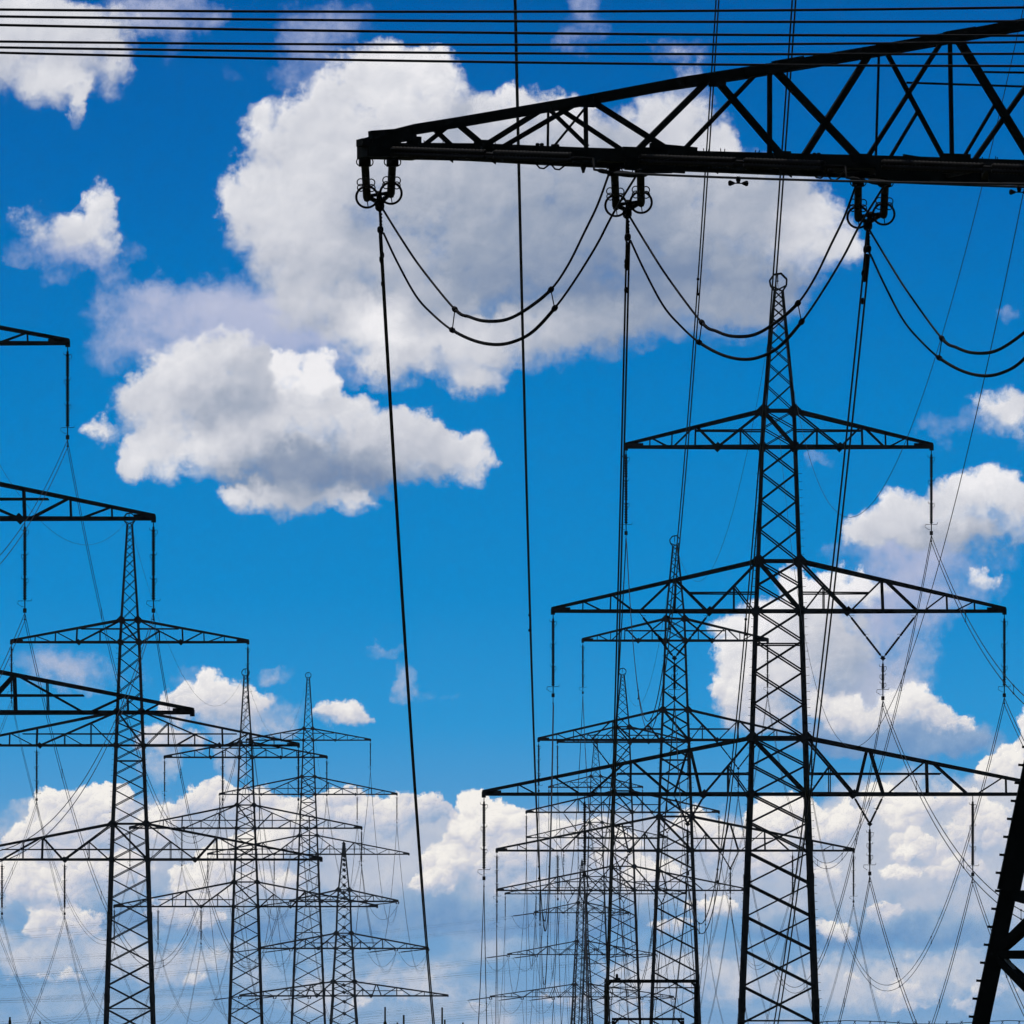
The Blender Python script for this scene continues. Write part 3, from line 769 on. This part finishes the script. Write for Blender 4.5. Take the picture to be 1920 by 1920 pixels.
# ------------------------------------------------------------------ sky: Nishita base, graded by height, with procedural cumulus set by direction
w = bpy.data.worlds.new("World"); SC.world = w; w.use_nodes = True
wt_ = w.node_tree; wt_.nodes.clear()
nt = bpy.data.node_groups.new("sky_and_clouds", "ShaderNodeTree")
SUN_EL, SUN_AZ = 58.0, -28.0          # the sun stands high and in front, a little left
class S:
    def __init__(s, o): s.o = o
    def __add__(a, b): return mth("ADD", a, b)
    __radd__ = __add__
    def __sub__(a, b): return mth("SUBTRACT", a, b)
    def __rsub__(a, b): return mth("SUBTRACT", b, a)
    def __mul__(a, b): return mth("MULTIPLY", a, b)
    __rmul__ = __mul__
    def __truediv__(a, b): return mth("DIVIDE", a, b)
def put(sock, x):
    if isinstance(x, S): nt.links.new(x.o, sock)
    else: sock.default_value = x
def mth(op, a, b=0.0, c=None, clamp=False):
    n = nt.nodes.new("ShaderNodeMath"); n.operation = op; n.use_clamp = clamp
    put(n.inputs[0], a); put(n.inputs[1], b)
    if c is not None: put(n.inputs[2], c)
    return S(n.outputs[0])
def vm(op, a, b=None, c=None, scale=None):
    n = nt.nodes.new("ShaderNodeVectorMath"); n.operation = op
    put(n.inputs[0], a)
    if b is not None: put(n.inputs[1], b)
    if c is not None: put(n.inputs[2], c)
    if scale is not None: put(n.inputs["Scale"], scale)
    return S(n.outputs["Value"] if op in ("DOT_PRODUCT", "LENGTH") else n.outputs["Vector"])
def step(x, a, b, lo=0.0, hi=1.0):
    n = nt.nodes.new("ShaderNodeMapRange"); n.interpolation_type = "SMOOTHSTEP"
    for i, v_ in enumerate((x, a, b, lo, hi)): put(n.inputs[i], v_)
    return S(n.outputs[0])
def lin(x, a, b, lo=0.0, hi=1.0):
    n = nt.nodes.new("ShaderNodeMapRange")
    for i, v_ in enumerate((x, a, b, lo, hi)): put(n.inputs[i], v_)
    return S(n.outputs[0])
def noise(p, scale, detail, rough=.55, dist=0.0, color=False):
    n = nt.nodes.new("ShaderNodeTexNoise"); n.noise_dimensions = "2D"; n.inputs["Scale"].default_value = scale; n.inputs["Detail"].default_value = detail
    n.inputs["Roughness"].default_value = rough; n.inputs["Distortion"].default_value = dist; put(n.inputs["Vector"], p)
    return S(n.outputs["Color" if color else "Fac"])
def voro(p, scale, detail=0.0, rough=.5, smooth=.4):
    n = nt.nodes.new("ShaderNodeTexVoronoi"); n.voronoi_dimensions = "2D"; n.feature = "F1"; n.inputs["Scale"].default_value = scale
    n.inputs["Detail"].default_value = detail; n.inputs["Roughness"].default_value = rough;
    put(n.inputs["Vector"], p); return S(n.outputs["Distance"])
def comb(x, y, z):
    n = nt.nodes.new("ShaderNodeCombineXYZ")
    for i, v_ in enumerate((x, y, z)): put(n.inputs[i], v_)
    return S(n.outputs[0])
def sep(v_):
    n = nt.nodes.new("ShaderNodeSeparateXYZ"); put(n.inputs[0], v_); return [S(o) for o in n.outputs]
def ramp(x, stops):
    n = nt.nodes.new("ShaderNodeValToRGB"); e = n.color_ramp.elements
    while len(e) < len(stops): e.new(.5)
    for el, (p_, c_) in zip(e, stops): el.position = p_; el.color = tuple(srgb(c_)) + (1,)
    put(n.inputs[0], x); return S(n.outputs[0])
def srgb(c): return [((v_ / 255) / 12.92 if v_ <= 10.3 else ((v_ / 255 + .055) / 1.055) ** 2.4) for v_ in c]
def mix(f, a, b, mode="MIX"):
    n = nt.nodes.new("ShaderNodeMix"); n.data_type = "RGBA"; n.blend_type = mode
    put(n.inputs[0], f)
    for k, x in ((6, a), (7, b)):
        if isinstance(x, S): nt.links.new(x.o, n.inputs[k])
        else: n.inputs[k].default_value = tuple(x) + (1,)
    return S(n.outputs[2])

tc = nt.nodes.new("ShaderNodeTexCoord"); G = S(tc.outputs["Generated"])
gx, gy, gz = sep(G)
yy = mth("MAXIMUM", gy, .08)
U = gx / yy * 187.2                     # degrees-like units: 1 = 0.306 deg, measured from due north
W = gz / yy * 187.2
p0 = comb(U, W, 0.0)

# cloud puffs: x, y, rx, ry, weight, brightness   (picture units; hundredths become U / W above)
BACK = [   # soft veils and grey bases behind the lit heads
 (300,605,150,80,.55,.15),(235,565,75,60,.42,.15),(235,660,80,60,.42,.1),(420,560,110,55,.5,.2),(500,600,100,80,.55,.1),(575,650,80,60,.5,.1),(455,530,50,28,.42,.2),(540,610,130,70,.75,.3),(430,600,130,70,.62,.3),(470,650,110,50,.6,.25),(620,680,80,50,.5,.1),(320,560,110,50,.5,.1),(360,660,110,60,.5,.1),
 (1700,1055,130,60,.5,.1),(1750,1095,140,50,.6,.2),(1690,1140,110,80,.7,.1),(1670,1388,210,40,.95,-.62),(1600,1330,160,60,.6,-.1),(1730,1040,190,40,.5,.0),
 (1630,1260,130,120,.7,.1),
 (590,70,80,85,.5,.2),(560,145,62,35,.42,.1),(650,40,70,50,.45,.2),(425,140,34,28,.32,.1),(1100,45,55,60,.48,.2),(1105,10,38,35,.5,.2),(1280,100,60,40,.42,.2),(290,25,120,45,.6,.25),(325,80,30,55,.38,.2),
 (60,470,60,35,.3,.1),(150,450,95,65,.6,.2),(250,470,30,20,.32,.1),(100,520,30,18,.32,.1),(190,495,50,38,.5,.1),(1800,790,75,30,.45,.1),(1755,812,40,22,.35,.1),(1900,590,24,20,.4,.1),(1550,857,34,12,.3,.1),
 (110,1250,120,34,.42,.2),(190,1270,90,36,.42,.2),(50,1225,60,30,.34,.2),(350,1262,34,26,.34,.2),(520,1265,46,18,.32,.2),(755,1272,28,46,.46,.25),(720,1215,44,14,.32,.2),(810,1302,80,17,.28,.1),(300,1440,40,70,.38,.1),(430,1420,40,70,.38,.1),(480,1345,120,50,.5,.2),
 (250,1600,330,110,.85,.0),(480,1600,330,110,.9,.05),(720,1580,230,84,.95,.2),(1050,1610,270,100,.95,-.05),(1400,1620,290,100,.92,.0),(1720,1600,270,150,1,.12),(1900,1560,120,160,.95,.12),(300,1722,320,34,.7,-.55),(1050,1725,330,40,.7,-.6),(1650,1745,300,36,.75,-.6),(150,1790,200,50,.5,.12),(350,1810,160,46,.5,.15),(1250,1850,260,46,.46,.12),(1650,1840,260,56,.52,.18),(700,1850,220,46,.46,.12),(620,1735,260,44,.7,-.55),(820,1690,140,50,.6,-.45),
]
PUFF = [
 # big cloud
 (600,560,90,66,.9,.02),(560,590,60,44,.6,.05),(640,640,60,40,.6,.15),(800,575,110,70,1,-.08),(760,160,120,80,1,.26),(800,130,70,48,1,.3),(655,215,105,80,1,.22),(545,280,100,90,1,.2),(480,385,66,92,1,.2),(545,420,120,110,1,.16),(580,500,120,70,1,.0),(700,300,180,150,1,.1),(780,400,170,130,1,-.12),(930,330,210,150,1,-.12),
 (1010,245,120,75,1,.1),(945,208,70,40,.9,.35),(1050,215,60,36,.9,.3),(1110,370,200,150,1,-.22),(1260,275,120,100,1,.12),(1345,285,60,50,.9,.28),(1290,140,40,60,.5,.1),(1370,400,170,110,1,-.1),(1515,440,85,75,.95,.2),(1570,470,50,40,.8,.2),
 (1430,530,110,70,.9,-.3),(1180,500,220,105,1,-.42),(960,500,170,100,1,-.32),(720,500,150,70,1,-.05),(715,610,85,70,1,.36),(640,600,70,60,.7,.1),(860,650,130,66,1,.16),(1000,630,120,66,.9,.02),(1260,585,180,66,1,-.2),(1400,575,110,60,.9,-.15),(1090,610,130,66,.9,-.15),(740,680,80,50,.85,.15),(880,715,60,30,.7,.1),
 # lower left cloud
 (400,690,120,72,.95,.2),(340,720,90,60,1,.2),(300,770,84,70,1,.12),(290,850,66,54,1,.25),(245,880,30,36,.9,.2),(400,760,120,60,1,-.2),(470,720,80,80,1,-.05),(380,830,120,66,1,.22),(470,820,70,60,1,.05),(543,697,36,40,1,.62),(598,720,44,48,1,.42),(560,770,90,50,1,.12),(640,800,120,56,1,.16),
 (720,830,100,60,1,.06),(770,830,60,60,1,.15),(800,860,90,50,1,-.02),(868,862,56,48,1,.26),(560,870,170,52,1,-.38),(690,880,150,42,.9,-.35),(470,930,54,34,.8,.2),(550,930,96,40,.85,-.02),(640,928,52,32,.78,.2),(580,900,110,40,.85,-.3),(198,811,42,23,.7,.22),
 # top left and left
 (40,60,140,84,1,.16),(160,80,100,74,1,.14),(100,150,80,55,.9,.2),(148,205,20,54,.62,.2),(205,125,44,62,.7,.2),(20,120,70,60,.9,.1),
 (165,435,66,60,.62,.2),(190,385,34,46,.72,.26),(70,410,55,30,.48,.15),(120,440,60,40,.55,.15),(205,460,30,40,.6,.2),
 # right
 (1890,768,64,48,.78,.22),(1845,922,78,48,.95,.3),(1800,945,70,50,.95,.2),(1710,955,66,46,.95,.26),(1660,985,66,42,.95,.2),(1620,1005,46,34,.8,.15),(1780,1005,150,36,.8,-.12),(1900,950,50,50,.9,.2),
 (1845,1078,32,28,.75,.3),(1905,820,20,30,.4,.1),
 # cumulus behind the tallest pylon
 (1505,1098,50,34,1,.5),(1560,1105,70,40,1,.38),(1620,1110,50,30,.8,.3),(1440,1160,60,50,1,.42),(1500,1170,80,60,1,.2),(1375,1180,40,34,.8,.35),(1390,1235,46,54,1,.35),(1375,1300,40,50,.95,.3),(1460,1270,90,80,1,.18),(1560,1220,90,90,.95,.0),(1430,1350,70,36,.8,.05),
 (1560,1325,60,36,1,.4),(1600,1345,80,34,.95,.22),(1710,1325,56,36,.9,.36),(1760,1350,50,28,.8,.2),
 # small ones at mid left
 (350,1310,44,40,.9,.28),(400,1285,40,36,.95,.36),(440,1295,34,34,.85,.3),(320,1330,34,34,.8,.22),(400,1330,90,36,.75,.1),(480,1315,50,26,.6,.2),(638,1338,52,28,.8,.3),(665,1350,34,22,.7,.2),(310,1390,70,34,.6,.1),
 # low bank of cumulus
 (40,1570,36,34,1,.35),(100,1530,44,44,1,.5),(80,1580,66,44,1,.25),(205,1495,40,34,1,.55),(160,1530,60,50,1,.35),(230,1500,24,40,.9,.3),(150,1580,90,40,.9,.05),(50,1640,56,44,1,.45),(90,1670,70,40,1,.25),(160,1630,70,46,1,.36),(230,1640,60,44,.95,.25),(100,1720,56,36,.85,.3),(70,1745,44,26,.7,.2),(150,1735,44,30,.8,.25),
 (300,1540,50,42,1,.35),(350,1515,50,36,1,.3),(420,1500,56,36,1,.35),(490,1510,56,40,1,.3),(560,1530,70,36,1,.3),(640,1525,70,34,1,.26),(720,1530,70,36,1,.24),(800,1525,60,34,.95,.18),(420,1630,60,50,1,.5),(370,1670,60,40,1,.4),(470,1600,60,44,1,.4),(520,1660,70,36,.9,.2),(330,1720,80,30,.8,.15),(560,1590,70,40,.9,.15),
 (895,1510,34,30,1,.6),(870,1560,40,36,1,.5),(930,1540,50,44,1,.5),(830,1610,46,40,1,.45),(900,1610,66,50,1,.25),(815,1650,44,34,1,.35),(980,1550,46,40,1,.4),(960,1610,60,44,1,.2),(1040,1580,50,40,1,.35),(1100,1560,50,34,.9,.25),(1150,1600,60,44,.9,.3),(1000,1670,60,30,.7,.1),(1230,1640,60,40,.85,.3),
 (1300,1560,50,40,.9,.35),(1370,1590,60,46,.95,.3),(1440,1540,50,40,1,.5),(1490,1520,40,30,1,.5),(1530,1555,50,40,1,.35),(1430,1610,66,50,1,.25),(1590,1540,44,34,.95,.4),(1650,1495,34,24,1,.6),(1690,1530,50,40,1,.45),(1740,1510,44,34,.95,.4),(1800,1500,44,34,.95,.4),(1720,1590,60,44,.9,.25),(1830,1560,60,60,.95,.3),
 (1860,1450,36,30,1,.5),(1895,1425,34,36,1,.55),(1925,1375,26,50,1,.5),(1700,1600,26,20,1,.75),(1690,1635,44,18,.9,.5),(1800,1640,60,40,.9,.2),(1660,1710,40,26,.9,.3),(1330,1700,60,22,.8,.4),(1260,1740,60,20,.6,.3),(1570,1740,50,20,.8,.35),(1550,1640,44,30,.8,.2),
 # small lit ones near the ground
 (120,1830,51,22,0.47,0.35),(370,1840,41,22,0.47,0.4),(690,1880,39,20,0.47,0.4),(750,1880,30,20,0.47,0.45),(1480,1830,51,24,0.47,0.3),(1680,1855,57,26,0.47,0.35),(1610,1830,46,15,0.39,0.3),(1810,1880,57,29,0.47,0.35),(1700,1890,57,18,0.39,0.3),(1200,1900,69,29,0.39,0.3),(900,1890,34,20,0.39,0.3),(1890,1860,57,40,0.47,0.35),(1060,1870,80,33,0.35,0.25),(1300,1860,51,29,0.39,0.3),
]
# warp the picture of puffs so that no outline stays an ellipse
wn = noise(p0, .6, 2.5, .5, color=True); wn2 = noise(p0, 2.1, 6, .6, color=True)
low = step(W, 8.8, 4.8)                      # 1 low down, where the cumulus is crisp and far
warp = vm("SCALE", vm("SUBTRACT", wn, (.5, .5, .5)), scale=.5)
warp2 = vm("SCALE", vm("SUBTRACT", wn2, (.5, .5, .5)), scale=lin(low, 0, 1, .70, .46))
pw0 = vm("MULTIPLY", vm("ADD", vm("ADD", p0, warp), warp2), (1, 1, 0))
def chunk(LIST, size, power):
    """a dozen puffs as one node group: (point, sums so far) -> new sums"""
    global nt
    keep = nt; nt = bpy.data.node_groups.new("cloud_puffs", "ShaderNodeTree")
    for nm, io, ty in (("P", "INPUT", "Vector"), ("Acc", "INPUT", "Vector"), ("Bri", "INPUT", "Float"), ("Acc", "OUTPUT", "Vector"), ("Bri", "OUTPUT", "Float")):
        nt.interface.new_socket(name=nm, in_out=io, socket_type="NodeSocket" + ty)
    gi = nt.nodes.new("NodeGroupInput"); go_ = nt.nodes.new("NodeGroupOutput")
    pw, acc, bri = (S(o) for o in list(gi.outputs)[:3])
    for n_, (x, y, rx, ry, wt, b) in enumerate(LIST):
        if n_ % 5 == 0:                     # keeps the evaluation in order (a no-op: the sum never nears -9000)
            pw = vm("MINIMUM", pw, vm("ADD", acc, (9000, 9000, 9000)))
        cx, cy = (x - 960) / 100, (1960 - y) / 100; ix, iy = 100 / (rx * size), 100 / (ry * size)
        q = vm("MULTIPLY_ADD", pw, (ix, iy, 0), (-cx * ix, -cy * iy, 1))
        d = vm("DOT_PRODUCT", q, q)
        k = mth("MULTIPLY_ADD", d, -wt, 2 * wt, clamp=True)
        k2 = k * k if power == 2 else mth("POWER", k, power)
        acc = vm("ADD", acc, vm("SCALE", q, scale=k2))
        if abs(b) > .01: bri = mth("MULTIPLY_ADD", k2, b, bri)
    nt.links.new(acc.o, go_.inputs[0]); nt.links.new(bri.o, go_.inputs[1])
    g = nt; nt = keep; return g
def field(LIST, pw, size, power):
    acc, bri = (0, 0, 0), 0.0
    for i in range(0, len(LIST), 15):
        n = nt.nodes.new("ShaderNodeGroup"); n.node_tree = chunk(LIST[i:i + 15], size, power)
        put(n.inputs[0], pw); put(n.inputs[1], acc); put(n.inputs[2], bri)
        acc, bri = S(n.outputs[0]), S(n.outputs[1])
    ax, ay, T2 = sep(acc)
    Ti = mth("MAXIMUM", T2, .004)
    return ax / Ti, ay / Ti, mth("POWER", T2, 1 / power), bri / Ti
bx_, by_, BT, bbb = field(BACK, pw0, 1.2, 2.0)
nx, ny, T, bb = field(PUFF, pw0, 1.26, 2.6)
void = step(T, .16, 0.0) * .5; bvoid = step(BT, .14, 0.0) * .4
pb = vm("ADD", p0, vm("ADD", vm("SCALE", warp, scale=.5), vm("SCALE", warp2, scale=.55)))
def puffs(p, scale):
    """rounded lumps: the height of a bump and how far its face turns to the light"""
    n = nt.nodes.new("ShaderNodeTexVoronoi"); n.voronoi_dimensions = "2D"; n.feature = "SMOOTH_F1"; n.inputs["Scale"].default_value = scale; n.inputs["Smoothness"].default_value = .3
    put(n.inputs["Vector"], p)
    off = vm("SCALE", vm("SUBTRACT", p, S(n.outputs["Position"])), scale=scale)
    return S(n.outputs["Distance"]), vm("DOT_PRODUCT", off, (-.5, .87, 0))
h1, l1 = puffs(pb, 1.15); h2, l2 = puffs(pb, 2.7); h3, l3 = puffs(pb, 6.0)
LD = (-.12, .22, 0.0)
n1 = noise(p0, 1.0, 9, .55); n2 = noise(p0, 5.5, 6, .6)
r1 = noise(p0, .7, 3, .5); rs = noise(vm("ADD", p0, LD), .7, 3, .5)
lump = (.38 - h1) * .30 + (.38 - h2) * .26 + (.38 - h3) * .14
Tm = mth("MINIMUM", T * lin(low, 0, 1, 1.35, 1.1), 1.12)
n3 = noise(p0, 15.0, 4, .6)
under = step(ny, .1, -.55)                   # undersides are softer
keep_ = 1 - under * .45
dens_hi = Tm + ((n1 - .5) * 1.35 + (n2 - .5) * .36 + (n3 - .5) * .08 + (.38 - h2) * .12) * keep_
dens_lo = Tm + (n1 - .5) * .75 + (n2 - .5) * .42 + (n3 - .5) * .22 + lump * .95
dens = dens_hi * (1 - low) + dens_lo * low - void
a_lo = lin(low, 0, 1, .26, .25)
alpha = step(dens, a_lo, a_lo + lin(low, 0, 1, .70, .26) + under * lin(low, 0, 1, .5, .38)) * lin(W, .2, 2.6, .62, 1.0)
thin = step(dens, .9, .3)
sh_hi = .535 + ny * .16 - nx * .05 + bb * 1.22 + (r1 - rs) * .55 + (n1 - .5) * .15 + thin * .08 + (l1 * .04 + l2 * .04 + l3 * .02) + (n2 - .5) * .09
sh_lo = .50 + ny * .28 - nx * .06 + bb * .78 + (r1 - rs) * .35 + (n1 - .5) * .25 + l1 * .10 + l2 * .15 + l3 * .11 + lump * .35 + (n2 - .5) * .22 - under * .10
sh = mth("ADD", sh_hi * (1 - low) + sh_lo * low, 0.0, clamp=True)
c_hi = ramp(sh, [(0, (122, 141, 172)), (.25, (151, 163, 184)), (.45, (176, 183, 198)), (.65, (201, 204, 214)), (.85, (222, 223, 229)), (1, (240, 239, 242))])
c_lo = ramp(sh - step(W, 2.2, .5) * .16, [(0, (104, 144, 200)), (.25, (140, 170, 206)), (.45, (176, 190, 213)), (.65, (206, 208, 220)), (.82, (231, 228, 228)), (1, (249, 245, 239))])
cloud = mix(low, c_hi, c_lo)
b_dens = BT + (n1 - .5) * .85 + (n2 - .5) * .3 - bvoid
b_alpha = step(b_dens, .12, lin(low, 0, 1, .9, .62)) * .94
b_sh = mth("ADD", .45 + bbb * .6 + by_ * .12 + (r1 - rs) * .4 + (n1 - .5) * .3, 0.0, clamp=True)
backc = mix(low, c_hi, ramp(b_sh + l1 * .06 + lump * .1 + (n2 - .5) * .2, [(0, (104, 148, 196)), (.22, (142, 172, 205)), (.45, (186, 195, 213)), (.75, (218, 218, 223)), (1, (234, 232, 230))]))
backc = mix(low, ramp(b_sh, [(0, (116, 148, 196)), (.4, (164, 176, 210)), (.7, (190, 195, 218)), (1, (214, 214, 228))]), backc)

# thin banded veil and small broken clouds close to the horizon
v1 = noise(comb(U * .55, W * 1.5, 0.0), .8, 7, .55, .3)
veil = step(v1, .30, .64) * step(W, 4.8, 2.6) * .84
veil_c = ramp(v1 + (n1 - .5) * .5, [(.35, (128, 166, 205)), (.55, (156, 181, 210)), (.75, (192, 199, 214))])

# blue of the sky
grade = ramp(lin(W, 0, 20), [(0.0, (124, 164, 205)), (.10, (112, 162, 208)), (.2, (88, 158, 211)), (.3, (40, 149, 212)), (.42, (4, 136, 205)), (.6, (0, 125, 196)), (.8, (0, 106, 181)), (1.0, (0, 90, 166))])
BG = .06
on = step(gy, .3, .5)
col = mix(veil, grade, veil_c); col = mix(b_alpha, col, backc)
col = mix(alpha, col, cloud)
nt.interface.new_socket(name="Color", in_out="OUTPUT", socket_type="NodeSocketColor")
go = nt.nodes.new("NodeGroupOutput"); nt.links.new(col.o, go.inputs[0])
gn = wt_.nodes.new("ShaderNodeGroup"); gn.node_tree = nt
nt = wt_
tc2 = S(wt_.nodes.new("ShaderNodeTexCoord").outputs["Generated"]); _, ty, tz = sep(tc2)
sky = wt_.nodes.new("ShaderNodeTexSky"); sky.sky_type = "NISHITA"; sky.sun_disc = False
sky.sun_elevation = math.radians(SUN_EL); sky.sun_rotation = math.radians(SUN_AZ); sky.air_density = 1.0; sky.dust_density = .4; sky.ozone_density = 3.0
# the northern horizon carries the graded blue and the clouds; it hands over to the plain physical sky all round and overhead
front = step(ty, .86, .95) * step(tz, .30, .14)
bg1 = wt_.nodes.new("ShaderNodeBackground"); bg2 = wt_.nodes.new("ShaderNodeBackground"); out = wt_.nodes.new("ShaderNodeOutputWorld")
wt_.links.new(sky.outputs[0], bg1.inputs[0]); bg1.inputs[1].default_value = BG
wt_.links.new(gn.outputs[0], bg2.inputs[0]); bg2.inputs[1].default_value = 1.0
ms = wt_.nodes.new("ShaderNodeMixShader"); put(ms.inputs[0], front)
wt_.links.new(bg1.outputs[0], ms.inputs[1]); wt_.links.new(bg2.outputs[0], ms.inputs[2]); wt_.links.new(ms.outputs[0], out.inputs[0])
w.cycles.sampling_method = "MANUAL"; w.cycles.sample_map_resolution = 256

# thin summer air in a closed box round everything
hz = MB(); hz.box((0, 1300, 34), 4300, 3100, 72)
hm = bpy.data.materials.new("summer_air"); hm.use_nodes = True; hn = hm.node_tree; hn.nodes.clear()
ho = hn.nodes.new("ShaderNodeOutputMaterial"); hv = hn.nodes.new("ShaderNodeVolumePrincipled"); hn.links.new(hv.outputs[0], ho.inputs["Volume"])
hv.inputs["Color"].default_value = (.72, .84, 1, 1); hv.inputs["Density"].default_value = .00003; hv.inputs["Anisotropy"].default_value = .3
hob = hz.build("haze", hm); tag(hob, kind="stuff")
SC.cycles.volume_bounces = 0
sun = bpy.data.lights.new("sun", "SUN"); so = bpy.data.objects.new("sun", sun); COL.objects.link(so)
sun.energy = 2.0; sun.angle = math.radians(.5); sun.color = (1, .95, .88)
el, az = math.radians(SUN_EL), math.radians(SUN_AZ)
sd = V((math.cos(el) * math.sin(az), math.cos(el) * math.cos(az), math.sin(el)))
so.rotation_euler = (-sd).to_track_quat("-Z", "Y").to_euler(); so.location = (0, 0, 60)
SC.cycles.use_adaptive_sampling = True; SC.cycles.adaptive_threshold = .03; SC.cycles.adaptive_min_samples = 8; SC.cycles.max_bounces = 2; SC.cycles.diffuse_bounces = 1; SC.cycles.glossy_bounces = 1
SC.view_settings.view_transform = "Standard"; SC.view_settings.look = "None"; SC.view_settings.exposure = 0; SC.view_settings.gamma = 1
